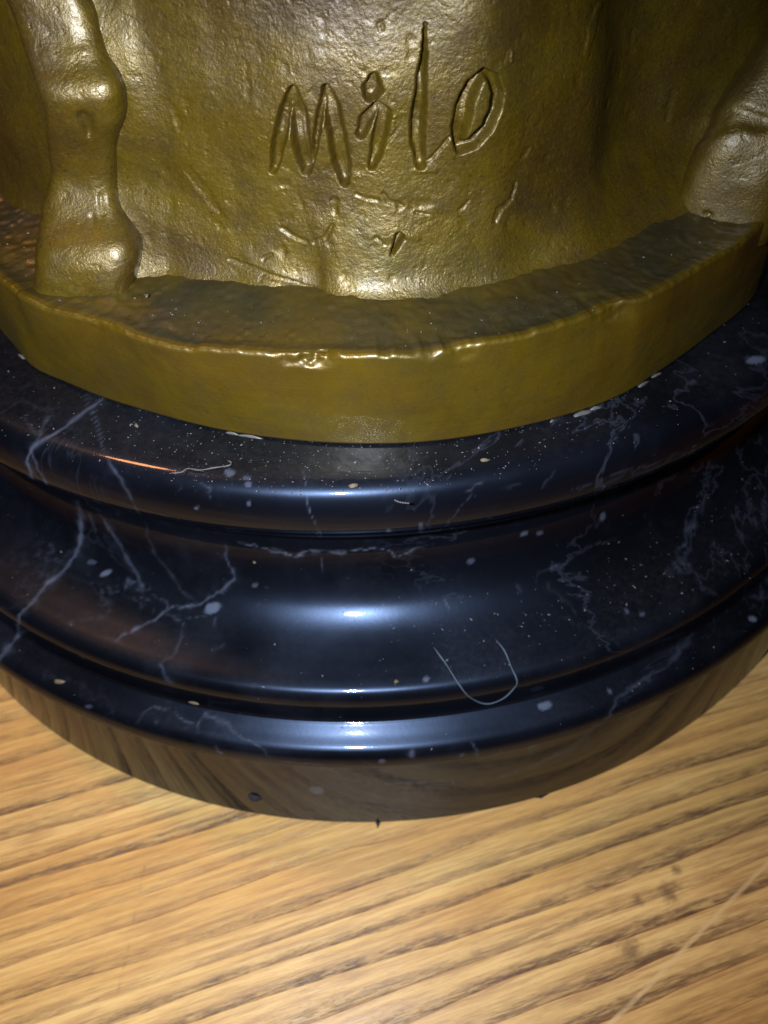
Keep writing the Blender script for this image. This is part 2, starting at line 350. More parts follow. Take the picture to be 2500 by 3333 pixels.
VEIN_LOW = [
    ([(253, 1640), (267, 1713), (260, 1772), (244, 1812), (203, 1862), (158, 1898), (122, 1935), (86, 1975), (63, 2007), (59, 2070), (27, 2106), (0, 2138), (-40, 2190)], 11, 0.5, 3),
    ([(289, 1672), (312, 1727)], 7, 0.2, 2), ([(325, 1675), (362, 1731), (398, 1790), (434, 1853), (457, 1898), (465, 1930)], 9, 0.26, 3),
    ([(470, 1700), (485, 1760), (520, 1820), (560, 1870), (600, 1930), (640, 1962)], 8, 0.10, 4),
    ([(371, 2088), (416, 2066), (452, 2043), (497, 2020), (527, 1997), (558, 1982), (655, 1967), (693, 1937), (735, 1918), (757, 1884), (746, 1832), (727, 1775)], 6, 0.42, 6),
    ([(558, 2012), (595, 2035), (580, 2080), (573, 2125), (520, 2163), (535, 2208), (560, 2230)], 6, 0.2, 7),
    ([(530, 2000), (600, 2012), (690, 2005)], 3, 0.16, 3), ([(705, 2010), (700, 2045)], 5, 0.14, 3), ([(690, 2125), (730, 2095)], 10, 0.08, 5),
    ([(360, 1920), (420, 1900), (470, 1915), (520, 1950), (545, 1985), (520, 2010)], 16, 0.38, 16),
    ([(330, 1900), (350, 1950), (340, 2000), (300, 2020), (200, 2020)], 15, 0.16, 18), ([(300, 1870), (350, 1915), (420, 1950), (480, 1965)], 12, 0.25, 18),
    ([(0, 1840), (80, 1830), (150, 1800), (190, 1830), (120, 1880)], 26, 0.16, 22), ([(100, 1780), (150, 1760), (190, 1810)], 18, 0.2, 20),
    ([(769, 1768), (829, 1780), (889, 1798), (950, 1808), (1011, 1789), (1092, 1804), (1174, 1787), (1235, 1789), (1308, 1812), (1345, 1789), (1378, 1779)], 4.5, 0.62, 6),
    ([(880, 1785), (920, 1797), (900, 1806)], 7, 0.3, 6), ([(1050, 1812), (1046, 1840), (1052, 1865)], 2.5, 0.22, 2),
    ([(2323, 1560), (2298, 1624), (2264, 1678), (2259, 1713), (2229, 1731), (2231, 1758), (2204, 1790), (2224, 1828), (2259, 1862), (2288, 1907), (2343, 1942)], 10, 0.32, 7),
    ([(2190, 1840), (2215, 1868)], 9, 0.25, 6), ([(2480, 1560), (2490, 1660), (2440, 1740), (2360, 1790)], 22, 0.14, 16),
    ([(2000, 1756), (1905, 1778), (1835, 1835), (1791, 1847), (1753, 1860), (1744, 1908)], 6, 0.26, 6),
    ([(1785, 1895), (1810, 1933), (1842, 1965), (1880, 1990)], 10, 0.18, 9), ([(1820, 2000), (1900, 2040), (1990, 2080), (2050, 2105)], 8, 0.12, 12),
    ([(2264, 2065), (2214, 2106), (2204, 2136), (2159, 2171), (2109, 2201), (2050, 2240), (2010, 2290), (1956, 2351), (1892, 2408), (1829, 2446), (1766, 2484), (1690, 2509), (1627, 2528), (1563, 2550)], 9, 0.42, 8),
    ([(1525, 2572), (1506, 2560), (1460, 2540), (1350, 2544), (1272, 2555), (1186, 2546), (1130, 2535), (1100, 2516), (1066, 2499), (1036, 2490), (950, 2486), (900, 2475)], 4, 0.3, 5),
    ([(445, 2352), (490, 2299), (558, 2299), (603, 2344), (641, 2363), (663, 2325), (701, 2329), (731, 2367), (791, 2412), (852, 2427), (882, 2472)], 7, 0.28, 9),
    ([(470, 2330), (560, 2330), (640, 2380), (740, 2400), (800, 2430)], 26, 0.10, 22), ([(150, 2180), (300, 2260), (420, 2340)], 34, 0.05, 22),
    ([(2500, 1940), (2450, 1945)], 18, 0.45, 10), ([(1535, 2410), (1550, 2440), (1552, 2465)], 5, 0.3, 4), ([(1610, 2460), (1630, 2440)], 4, 0.2, 4), ([(1710, 2440), (1750, 2428)], 9, 0.4, 5),
    ([(1340, 2468), (1345, 2450), (1352, 2472)], 9, 0.45, 4), ([(1500, 2465), (1506, 2452)], 8, 0.4, 3), ([(1845, 2450), (1852, 2470)], 3, 0.25, 2),
    ([(705, 2430), (708, 2445), (726, 2455)], 3.5, 0.4, 2), ([(1240, 1985), (1250, 1960)], 5, 0.3, 2), ([(1440, 1950), (1462, 1985)], 4, 0.35, 3), ([(1680, 1900), (1700, 1930)], 5, 0.3, 3),
]
SPOT_LOW = [(692, 1980, 28, 17, -32, 0.55), (345, 1865, 20, 9, -25, 0.55), (301, 1830, 16, 8, 0, 0.22), (1775, 2296, 24, 15, 0, 0.55), (2450, 2015, 15, 9, 15, 0.7), (1388, 2210, 11, 11, 0, 0.5), (1030, 2572, 26, 13, 5, 0.4), (1245, 2478, 12, 7, 0, 0.3),
            (1960, 1680, 10, 15, 20, 0.35), (1705, 1736, 14, 8, -20, 0.4), (1757, 1735, 12, 7, 0, 0.3), (1532, 1827, 14, 8, -15, 0.3), (831, 1905, 12, 8, -30, 0.25), (2090, 2000, 10, 8, 0, 0.4), (2040, 1990, 8, 7, 0, 0.35), (1985, 2250, 12, 7, 40, 0.35), (290, 2300, 12, 7, 0, 0.2)]
def vein_attr(P, veins, spots, seed):
    uv, d = to_px(P); out = np.zeros(len(P))
    front = P[:, 1] < 0.15
    nz = np.stack([vnoise(P*45, seed), vnoise(P*45+50, seed+1)], -1)*0.6 + np.stack([vnoise(P*130, seed+2), vnoise(P*130+50, seed+3)], -1)*0.45
    br = 0.55+0.6*np.abs(fbm(P*60, 3, seed+5))*1.6
    for pts, wd, st, jag in veins:
        a = np.array(pts); lo, hi = a.min(0)-6*wd-3*jag, a.max(0)+6*wd+3*jag
        m = np.where(front & (uv[:, 0] > lo[0]) & (uv[:, 0] < hi[0]) & (uv[:, 1] > lo[1]) & (uv[:, 1] < hi[1]))[0]
        if not len(m): continue
        q = uv[m]+nz[m]*jag*2.2
        dd, _, t = seg_dist(q, a)
        wv = np.maximum(wd*(0.28+0.75*np.abs(vnoise(P[m]*55, seed+9))), 1.6)
        k = np.exp(-(dd/wv)**2)*0.85 + 0.15*np.exp(-(dd/(3.2*wv))**2)*np.clip(vnoise(P[m]*160, seed+11)+0.4, 0, 1)
        k *= np.clip(br[m], 0.3, 1.15)*np.minimum(1, np.minimum(t, 1-t)*9+0.25)
        if jag > 14: k *= np.clip(0.35+1.5*fbm(P[m]*170, 3, seed+21), 0, 1.2)
        out[m] = np.maximum(out[m], k*st*(0.48 if a[:, 0].mean() > 1650 else 1.0))
    for x, y, a, b, rot, st in spots:
        m = np.where(front & (np.abs(uv[:, 0]-x) < 2.2*a+10) & (np.abs(uv[:, 1]-y) < 2.2*max(a, b)+10))[0]
        e = uv[m]-(x, y); e = e+nz[m]*min(a, b)*0.45; c, s = math.cos(math.radians(rot)), math.sin(math.radians(rot))
        r = np.hypot((e[:, 0]*c+e[:, 1]*s)/a, (-e[:, 0]*s+e[:, 1]*c)/b)
        out[m] = np.maximum(out[m], sstep(1.15, 0.7, r)*st)
    return out
def revolve(name, prof, n, th, mat, parent, veins, spots, seed):
    P2 = resample(prof, n)
    A, _ = np.meshgrid(th, np.arange(n), indexing='ij')
    Rr = np.broadcast_to(P2[:, 0], A.shape); Z = np.broadcast_to(P2[:, 1], A.shape)
    # turned stone is never perfectly even
    wob = 1+0.0006*np.sin(3*A+seed)+0.0004*np.sin(7*A+1.7*seed)
    P = np.stack([Rr*wob*np.sin(A), -Rr*wob*np.cos(A), Z], -1).reshape(-1, 3)
    tz = np.gradient(P2[:, 1]); tr = np.gradient(P2[:, 0]); upf = np.abs(tr)/np.hypot(tr, tz)
    dust = np.broadcast_to(np.where(P2[:, 1] > 0.05, upf**10, 0), A.shape).ravel()
    dust = dust*np.clip(0.55+0.9*fbm(P*9, 3, seed+40), 0, 1)
    return mesh_obj(name, P, grid_faces(len(th), n, True), mat, parent, True, {'vein': vein_attr(P, veins, spots, seed), 'dust': dust})
TH = thetas(math.radians(78), 1050, 120)
lower = revolve('moulded_foot', LOW, 330, TH, MARBLE, base, VEIN_LOW, SPOT_LOW, 3)
upper = revolve('upper_slab', HIGH, 190, TH, MARBLE, base, VEIN_HIGH, SPOT_HIGH, 11)
# the felt pad under the foot, frayed at the front
def felt():
    n = 720; a = np.linspace(-math.pi, math.pi, n, endpoint=False)
    P = np.stack([np.cos(a)*6, np.sin(a)*6, a*0], -1)
    r = 0.974+0.005*fbm(P*14, 3, 5)
    for px, py, am, wd in ((1228, 2690, 0.026, 0.004), (1255, 2690, 0.021, 0.004), (1672, 2635, 0.024, 0.004), (1770, 2608, 0.019, 0.030), (1830, 2585, 0.006, 0.016), (1560, 2665, 0.015, 0.03), (1400, 2690, 0.014, 0.02)):
        q = on_z(px, py, 0.0); t0 = math.atan2(q[0], -q[1])
        r = r + am*np.exp(-((a-t0)/wd)**2)
    V = []
    for rr, z in ((r-0.06, 0.0003), (r, 0.0003), (r+0.0005, 0.0008), (r-0.003, 0.0013), (r-0.06, 0.0014)):
        V.append(np.stack([rr*np.sin(a), -rr*np.cos(a), np.full(n, z)], -1))
    V = np.stack(V, 1).reshape(-1, 3)
    o = mesh_obj('felt_pad', V, grid_faces(n, 5, True, True), FELT, base)
    o['label'] = 'frayed black felt pad showing under the marble foot'
felt()
def blob(name, c, nrm, a, b, h, mat, parent, seed, n=14, rot=0.0, tan=None):
    """small domed lump lying on a surface"""
    nrm = np.asarray(nrm, float)/np.linalg.norm(nrm); e1 = np.cross((0.3, 0.1, 1.0), nrm); e1 /= np.linalg.norm(e1); e2 = np.cross(nrm, e1)
    if tan is not None: e1 = np.asarray(tan, float)/np.linalg.norm(tan); e2 = np.cross(nrm, e1)
    c_, s_ = math.cos(rot), math.sin(rot); e1, e2 = c_*e1+s_*e2, c_*e2-s_*e1
    V = []; rg = random.Random(seed); ph = [rg.random()*6.3 for _ in range(4)]
    nr = 6
    for k in range(n):
        t = 2*math.pi*k/n; wv = 1+0.16*math.sin(2*t+ph[0])+0.12*math.sin(3*t+ph[1])+0.07*math.sin(5*t+ph[2])
        for j in range(nr):
            q = j/(nr-1); rr = 1-q*0.98; z = h*math.sin(q*math.pi/2)**0.8 - 0.15*h
            V.append(c + e1*(a*wv*rr*math.cos(t)) + e2*(b*wv*rr*math.sin(t)) + nrm*z)
    return mesh_obj(name, V, grid_faces(n, nr, True), mat, parent)
p = on_cyl(828, 2594, 0.9935, (0, 0)); o = blob('felt_speck', p, (p[0], p[1], 0), 0.0105, 0.012, 0.008, FELT, base, 4)
o['label'] = 'small black speck stuck on the side of the marble foot'

# ------------------------------------------------------------------ bronze sculpture
BC = np.array([0.01244, -0.12091])
sculpture = thing('bronze_sculpture', 'olive bronze sculpture foot with incised signature standing on the black marble base', 'sculpture', (BC[0]*U, BC[1]*U, 0.6041*U))
ORG = np.array([BC[0], BC[1], 0.6041])
def bronze_obj(name, V, F, mat, attrs=None): return mesh_obj(name, np.asarray(V)-ORG, F, mat, sculpture, True, attrs)
BBT = [(-180, .645), (-90, .644), (-62, .643), (-50.2, .6428), (-43.6, .6502), (-38.3, .6437), (-33.3, .6401), (-26.1, .636), (-18, .638), (-10, .6412), (-2.2, .6456), (2.7, .6485), (7.4, .6497), (13.6, .6508), (24.7, .6529), (31.8, .6458), (40.3, .6425), (46.9, .6483), (51.4, .6496), (58, .6449), (90, .644), (180, .645)]
BTT = [(-180, .64), (-90, .64), (-60, .64), (-43.8, .6395), (-39.1, .6461), (-34.3, .6428), (-29, .6362), (-22.3, .6433), (-16, .641), (-8.6, .638), (-4.5, .6384), (1.6, .6444), (7.4, .6405), (14.2, .6389), (23.6, .6312), (27.6, .6395), (35.2, .6348), (42.7, .6381), (48.2, .6369), (60, .638), (90, .64), (180, .64)]
def smooth_lut(tab, a):
    P = catmull(tab, 1500); return np.interp(np.degrees((a+math.pi) % (2*math.pi)-math.pi), P[:, 0], P[:, 1])

# legs first: the drum swells where it meets them
def limb(name, secs, ext, seed, sq=2.4, amp=0.0022, rot=0.0, world=False):
    """secs: picture row, centre column, half width, radius of the axis from the drum's centre"""
    C, Rd = [], []
    for (x, y, hw, rr) in secs:
        if world: C.append(np.array([x, y, hw])); Rd.append(rr); continue
        q = on_cyl(x, y, rr, BC); C.append(q); Rd.append(hw*((q-CAM) @ FW)/FPX)
    C = np.array(C); Rd = np.array(Rd)
    for dz, dx, dy, dr in ext:
        C = np.vstack([C[0]+(dx, dy, dz), C]); Rd = np.concatenate([[Rd[0]*dr], Rd])
    n, m = 150, 112
    K = catmull(np.c_[C, Rd], n)
    axis, rad = K[:, :3], K[:, 3]
    T = axis[-1]-axis[0]; T = np.repeat((T/np.linalg.norm(T))[None]*0.5+np.array([[0, 0, -0.5]]), n, 0); T /= np.linalg.norm(T, axis=1)[:, None]
    rad_dir = np.c_[axis[:, :2]-BC, np.zeros(n)]; rad_dir -= (rad_dir*T).sum(1)[:, None]*T; rad_dir /= np.linalg.norm(rad_dir, axis=1)[:, None]
    side = np.cross(T, rad_dir)
    a = np.linspace(0, 2*math.pi, m, endpoint=False)
    ca, sa = np.cos(a+rot), np.sin(a+rot); s = (np.abs(ca)**sq+np.abs(sa)**sq)**(-1/sq)
    cx, cy = np.cos(a)*s, np.sin(a)*s
    P = axis[:, None]+rad[:, None, None]*(rad_dir[:, None]*cx[None, :, None]+side[:, None]*cy[None, :, None])
    N = P-axis[:, None]; N /= np.linalg.norm(N, axis=2)[..., None]
    flat = P.reshape(-1, 3)
    dsp = amp*(fbm(flat*16, 3, seed)*1.6+0.45*fbm(flat*60, 3, seed+4)+0.16*fbm(flat*200, 2, seed+9))
    P = P+N*dsp.reshape(n, m)[..., None]
    return dict(P=P, N=N, axis=axis, rad=rad, n=n, m=m, name=name)
LEFT = [(190, 0, 134, .488), (232, 150, 131, .500), (268, 256, 134, .510), (288, 346, 128, .510), (288, 450, 114, .507), (290, 558, 112, .512), (288, 648, 130, .524), (300, 738, 158, .538), (302, 814, 168, .548), (296, 890, 166, .556), (290, 950, 164, .562), (286, 1030, 162, .568)]
legL = limb('leg', LEFT, [(0.12, -0.03, 0.03, 1.05), (0.16, -0.02, 0.03, 1.0), (0.05, 0, 0.02, 0.4)], 31, sq=4.2, amp=0.0024, rot=0.62)
RIGHT = [(0.462, -0.484, 0.690, .062), (0.466, -0.480, 0.720, .064), (0.470, -0.475, 0.760, .062), (0.478, -0.468, 0.800, .058), (0.496, -0.455, 0.840, .054), (0.525, -0.440, 0.880, .056), (0.555, -0.425, 0.930, .062), (0.580, -0.410, 0.990, .066), (0.60, -0.39, 1.08, .066), (0.60, -0.36, 1.2, .066), (0.59, -0.33, 1.28, .03)]
legR = limb('leg', RIGHT[::-1], [], 77, sq=4.0, amp=0.0011, rot=0.2, world=True)

# incised letters: x, y in the drum face with the half width of the tool mark
def zz(pts, k=1/1.659, ox=750, oy=0): return [(ox+x*k, oy+y*k) for x, y in pts]
STROKES = [  # points, half widths, depth
    (zz([(328, 478), (300, 600), (262, 760), (232, 925)]), [8, 20, 21, 10], 0.0115),
    (zz([(332, 480), (360, 600), (380, 740), (398, 850), (412, 925)]), [12, 27, 27, 26, 14], 0.0125),
    (zz([(440, 905), (462, 760), (490, 600), (515, 480)]), [5, 9, 11, 9], 0.0105),
    (zz([(516, 478), (545, 590), (575, 740), (600, 880), (618, 990)]), [11, 26, 26, 25, 14], 0.0125),
    (zz([(772, 425), (768, 480), (762, 510)]), [16, 33, 22], 0.0120),
    (zz([(708, 720), (735, 650), (790, 580)]), [15, 25, 18], 0.0105),
    (zz([(796, 572), (832, 620), (812, 720), (785, 830), (765, 905)]), [12, 22, 22, 19, 11], 0.0115),
    (zz([(764, 880), (830, 790), (905, 690)]), [5, 6, 3], 0.0060),
    (zz([(845, 625), (915, 632)]), [4, 5], -0.0030),
    (zz([(1054, 130), (1044, 300), (1034, 430), (1022, 560), (1010, 660), (1012, 780), (1030, 890)]), [3, 9, 16, 20, 22, 21, 13], 0.0125),
    (zz([(1040, 885), (1100, 845), (1165, 765), (1205, 725)]), [8, 6, 7, 5], 0.0080),
    (zz([(1365, 390), (1305, 470), (1262, 580), (1240, 690), (1232, 790)]), [12, 22, 27, 26, 14], 0.0125),
    (zz([(1240, 815), (1310, 775), (1385, 700), (1432, 600), (1442, 500), (1415, 420), (1368, 388)]), [13, 19, 19, 19, 19, 18, 13], 0.0125),
    # tool slips and gouges round the signature
    (zz([(1425, 1200), (1455, 1140), (1515, 1080), (1545, 985)]), [7, 13, 8, 4], 0.0060), (zz([(1580, 850), (1600, 815), (1615, 805)]), [10, 12, 7], 0.0050), (zz([(1240, 1140), (1262, 1125), (1290, 1090)]), [5, 8, 4], 0.0040),
    
    (zz([(560, 1095), (566, 1150)]), [20, 13], 0.0060), (zz([(830, 1050), (850, 1090), (930, 1115)]), [8, 12, 8], 0.0055), (zz([(915, 1290), (895, 1340), (875, 1390)]), [16, 10, 4], 0.0110),
    (zz([(275, 1235), (330, 1275), (410, 1308)]), [8, 11, 8], 0.0055), (zz([(455, 1308), (510, 1290), (550, 1225)]), [11, 12, 7], 0.0065), 
    (zz([(180, 1395), (220, 1375)]), [9, 7], 0.0050), (zz([(790, 1285), (830, 1330)]), [9, 6], 0.0045), (zz([(680, 1050), (740, 1075), (800, 1085)]), [8, 9, 6], 0.0035), (zz([(1000, 1150), (1070, 1160)]), [8, 6], 0.0040),
    (zz([(0, 1395), (180, 1470), (420, 1560), (640, 1650)]), [7, 13, 13, 10], 0.0050),
    (zz([(1010, 920), (1060, 905), (1100, 915)]), [14, 22, 16], -0.0040), (zz([(1500, 280), (1500, 320)]), [15, 17], -0.0065), (zz([(940, 1270), (1010, 1295)]), [12, 14], -0.0040), (zz([(1475, 340), (1490, 265)]), [4, 4], 0.0030),
    ([(605, 550), (655, 600), (690, 660), (712, 690)], [14, 22, 18, 8], 0.0030), ([(560, 350), (580, 395), (585, 425)], [10, 15, 8], 0.0025),
    ([(330, 370), (322, 420)], [3, 3], 0.0),
    ([(1955, 20), (1925, 90), (1908, 170)], [13, 16, 9], -0.0050), ([(2190, 300), (2170, 390)], [13, 9], 0.0040),
]
def drum():
    th = thetas(math.radians(78), 1000, 80)
    zt = np.concatenate([np.linspace(0.690, 1.035, 335), 1.035+np.linspace(0, 1, 46)[1:]**1.3*0.345])
    A, Z = np.meshgrid(th, zt, indexing='ij')
    tab = [(-180, .54), (-90, .56), (-64, .552), (-53, .525), (-44, .510), (-31, .512), (-27, .508), (-20, .504), (-15.7, .504), (-3.7, .512), (1.1, .518), (5.9, .520), (13.4, .526), (20.6, .522), (29.5, .532), (35.5, .535), (42, .545), (52, .565), (62, .590), (76, .605), (95, .58), (180, .54)]
    r = smooth_lut(tab, A)
    D = np.degrees(A)
    h = Z-0.72
    hc = np.clip(h, 0, None); r = r - 0.075*hc - 0.010*sstep(0.0, 0.12, hc) - 0.6*np.clip(hc-0.19, 0, 0.15)**2
    r = r + 0.022*np.exp(-np.clip(h, 0, None)/0.014)                                   # swelling out to the plinth
    fac = sstep(-10.0, -3.0, D+1.5*fbm(np.stack([A*20, Z*20, A*0], -1), 2, 3))*sstep(12.5, 4.5, D)
    r = r + fac*(0.015*np.exp(-np.clip(h, 0, None)/0.045)) + 0.006*np.exp(-((D-1.3)/9)**2-((h-0.06)/0.05)**2)   # the drip under the signature
    r = r - 0.075*np.exp(-((D-43)/14.0)**2)*sstep(-0.01, 0.08, h)
    r = r + 0.007*np.exp(-((D-13)/6)**2)*sstep(0.02, 0.2, h)
    top = sstep(1.20, 1.38, Z); r = r*(1-0.75*top**3)
    P = np.stack([BC[0]+r*np.sin(A), BC[1]-r*np.cos(A), Z], -1).reshape(-1, 3)
    dr = 0.0075*fbm(P*7, 2, 1)+0.0022*fbm(P*18, 1, 2)+0.0003*fbm(P*60, 2, 5)+0.00022*fbm(P*230, 2, 7)
    # pits in the cast skin and vertical drag marks
    pit = vnoise(P*np.array([75, 75, 55.0]), 12); dr -= 0.0011*np.clip(pit+0.3*vnoise(P*110, 16)-0.55, 0, 1)/0.5
    bmp = vnoise(P*np.array([60, 60, 45.0])+9, 14); dr += 0.0007*np.clip(bmp-0.55, 0, 1)/0.45
    dr += 0.0006*vnoise(P*np.array([42, 42, 9.0]), 15)*sstep(0.05, -0.02, 0.05-np.clip(P[:, 2]-0.74, 0, 1))
    rough = np.exp(-((np.degrees(A.ravel())-1)/11)**2-((P[:, 2]-0.80)/0.035)**2)
    dr += rough*0.0024*fbm(P*34, 3, 19)
    uv, dep = to_px(P); front = (A.ravel() > -1.2) & (A.ravel() < 1.1)
    cut = np.zeros(len(P))
    jit = np.stack([vnoise(P*70, 61), vnoise(P*70+33, 62)], -1)*2.8+np.stack([vnoise(P*190, 63), vnoise(P*190+33, 65)], -1)*1.4
    for pts, wd, depth in STROKES:
        a = np.array(pts); w_ = max(wd)
        m = np.where(front & (uv[:, 0] > a[:, 0].min()-3*w_) & (uv[:, 0] < a[:, 0].max()+3*w_) & (uv[:, 1] > a[:, 1].min()-3*w_) & (uv[:, 1] < a[:, 1].max()+3*w_))[0]
        if not len(m): continue
        dd, ww, t = seg_dist(uv[m]+jit[m], a, wd)
        k = dd/np.maximum(ww, 1)
        k = k/(1.24 if depth > 0.0095 else 1.0); trough = sstep(1.10, 0.40, k)
        trough = trough*(1+0.025*np.cos(k*11.0))                                              # the toothed tool leaves lines along the stroke
        c = -depth*(1.3 if depth > 0.0095 else 0.36)*trough*(0.9+0.2*vnoise(P[m]*40, 64))
        if depth > 0.009: cut[m] += 0.03*depth*np.exp(-((k-1.4)/0.3)**2)                   # burr pushed up along the edge
        cut[m] = np.minimum(cut[m], c) if depth > 0 else cut[m]+c
    dr += cut
    # fillets against the legs
    for L, k0 in ((legL, 0.045), (legR, 0.014)):
        ax, rd = L['axis'], L['rad']
        m = np.where((np.abs(P[:, 0]-ax[:, 0].mean()) < 0.25) & (P[:, 1] < 0.1))[0]
        best = np.full(len(m), 9.0)
        for k in range(0, len(ax), 2):
            best = np.minimum(best, np.linalg.norm(P[m]-ax[k], axis=1)-rd[k])
        dr[m] += 0.45*k0*np.clip(1-best/k0, 0, 1.6)**2*(0.8+0.25*vnoise(P[m]*30, 71))
    A1 = A.ravel(); P[:, 0] += dr*np.sin(A1); P[:, 1] -= dr*np.cos(A1)
    o = bronze_obj('drum', P, grid_faces(len(th), len(zt), True), BRONZE)
    o['label'] = 'rough cast bronze wall with the signature Milo scratched into it'
drum()
for L in (legL, legR):
    P, N, n, m = L['P'], L['N'], L['n'], L['m']
    if L is legL:
        uv, _ = to_px(P.reshape(-1, 3))
        c = np.zeros(len(uv)); fr = (N.reshape(-1, 3)[:, 1] < 0.1)
        for pts, wd, dp in (([(268, 378), (285, 400), (292, 430)], [20, 26, 20], 0.007), ([(330, 640), (335, 700)], [9, 7], 0.003), ([(300, 705), (305, 740)], [10, 8], 0.003),
                            ):
            dd, ww, t = seg_dist(uv, pts, wd); c -= np.where(fr, dp*sstep(1.3, 0.2, dd/np.maximum(ww, 1)), 0)
        # heel ball at the right of the foot
        dd = np.hypot(uv[:, 0]-430, (uv[:, 1]-790)*0.9); c += np.where(fr, 0.004*np.exp(-(dd/70)**2), 0)
        dd = np.hypot(uv[:, 0]-395, (uv[:, 1]-250)*0.6); c += np.where(fr, 0.005*np.exp(-(dd/60)**2), 0)
        P = P+N*c.reshape(n, m)[..., None]
    else:
        uv, _ = to_px(P.reshape(-1, 3)); c = np.zeros(len(uv))
        for pts, wd, dp in (([(2300, 695), (2306, 700)], [9, 9], 0.006), ([(2270, 430), (2400, 380), (2480, 400)], [34, 40, 34], 0.004)):
            dd, ww, t = seg_dist(uv, pts, wd); c -= dp*sstep(1.3, 0.3, dd/np.maximum(ww, 1))
        P = P+N*c.reshape(n, m)[..., None]
    o = bronze_obj('leg', P.reshape(-1, 3), grid_faces(n, m, False, False)[:, ::-1], BRONZE)
    # close the tube round its girth
    me = o.data
    bpy.data.objects.remove(o); bpy.data.meshes.remove(me)
    i = np.arange(n-1); j = np.arange(m); I, J = np.meshgrid(i, j, indexing='ij'); J2 = (J+1) % m
    F = np.stack([I*m+J, I*m+J2, (I+1)*m+J2, (I+1)*m+J], -1).reshape(-1, 4)
    o = bronze_obj('leg', P.reshape(-1, 3), F, BRONZE)
    o['label'] = 'thick bronze leg with rounded foot beside the signature' if L is legL else 'bronze leg cut by the right edge of the picture'

def plinth():
    th = thetas(math.radians(70), 900, 100); n = 230
    t = np.linspace(0, 1, n)
    A, T = np.meshgrid(th, t, indexing='ij')
    rb, rt = smooth_lut(BBT, A), smooth_lut(BTT, A)
    C3 = np.stack([np.sin(A)*6, -np.cos(A)*6, A*0], -1)
    lz = 0.7302+0.0030*fbm(C3*3, 3, 3)+0.0022*fbm(C3*11, 3, 8)
    rt = rt+0.0008*fbm(C3*2.5, 2, 13)
    # profile: underside, side, lip, sunken top
    s1, s2, s3 = 0.03, 0.27, 0.37
    k1 = np.clip(T/s1, 0, 1); k2 = np.clip((T-s1)/(s2-s1), 0, 1); k3 = np.clip((T-s2)/(s3-s2), 0, 1); k4 = np.clip((T-s3)/(1-s3), 0, 1)
    R = np.where(T < s1, rb-0.05*(1-k1), rb+(rt+0.001-rb)*k2)
    Zz = np.where(T < s1, 0.6060, 0.6065+(lz-0.0050-0.6065)*k2)
    ang = k3*math.pi/2*1.25; rl = 0.0050
    inl = T >= s2
    R = np.where(inl, rt+0.001-rl+rl*np.cos(ang), R); Zz = np.where(inl, lz-0.0050+rl*np.sin(ang), Zz)
    r3 = rt+0.001-rl+rl*math.cos(math.pi/2*1.25); z3 = lz-0.0050+rl*math.sin(math.pi/2*1.25)
    top = T >= s3
    R = np.where(top, r3+(0.40-r3)*k4, R)
    z3 = z3+(0.7302-lz)*sstep(0.0, 0.25, k4)
    Zz = np.where(top, z3-0.0055*sstep(0, 0.10, k4)+0.004*sstep(0.25, 0.7, k4), Zz)
    P = np.stack([BC[0]+R*np.sin(A), BC[1]-R*np.cos(A), Zz], -1).reshape(-1, 3)
    onTop = (top & (k4 > 0.01)).ravel()
    m = sstep(0.0, 0.08, np.where(top, k4, 0)).ravel()
    P[:, 2] += m*(0.002*sstep(0.600, 0.520, R.ravel())+0.0035*fbm(P*12, 2, 6)+0.0014*fbm(P*40, 2, 9)+0.0008*fbm(P*120, 1, 10))
    # chips along the lip
    uv, _ = to_px(P); 
    N = np.stack([np.sin(A), -np.cos(A), A*0+0.8], -1).reshape(-1, 3); N /= np.linalg.norm(N, axis=1)[:, None]
    for x, y, a, b, dp in ((1005, 1165, 95, 34, 0.0075), (1395, 1150, 60, 30, 0.0035), (1500, 1140, 60, 34, 0.0030), (1990, 1010, 80, 40, 0.004), (330, 1060, 70, 30, 0.003)):
        e = np.hypot((uv[:, 0]-x)/a, (uv[:, 1]-y)/b); q = sstep(1.25, 0.1, e+0.45*fbm(P*40, 2, 43))*((P[:, 1] < 0).astype(float))
        P -= N*(q*dp*(1+0.35*vnoise(P*150, 44)))[:, None]
    side = ((T > s1) & (T < s2)).ravel()
    rn = np.stack([np.sin(A), -np.cos(A), A*0], -1).reshape(-1, 3)
    P += rn*(np.where(side, 0.0016*fbm(P*8, 3, 51)+0.0004*fbm(P*60, 2, 52), 0)*sstep(s1, s1+0.05, T.ravel())*sstep(s2, s2-0.05, T.ravel()))[:, None]
    return bronze_obj('plinth', P, grid_faces(len(th), n, True), BRONZE_RIM, {'patina': (sstep(0.0, 0.03, np.where(top, k4, 0)).ravel()*np.clip(0.85+0.6*fbm(P*14, 3, 91), 0, 1))})
plinth()
# dried glue squeezed out under the plinth
for i, (dg, a, b) in enumerate(((20.6, 0.011, 0.0045), (22.2, 0.007, 0.003), (28.8, 0.010, 0.002), (31.0, 0.008, 0.0018), (-14.5, 0.016, 0.0016), (-16.6, 0.008, 0.0014), (17.2, 0.003, 0.0018), (-46.5, 0.008, 0.002))):
    t_ = math.radians(dg); rr = float(smooth_lut(BBT, np.array([t_]))[0])+b*0.5
    q = np.array([BC[0]+rr*math.sin(t_), BC[1]-rr*math.cos(t_), 0.6043])
    blob('glue_bead', q-ORG, (0, 0, 1), a, b, 0.003, GLUE, sculpture, 60+i, 12, 0.0, (math.cos(t_), math.sin(t_), 0))

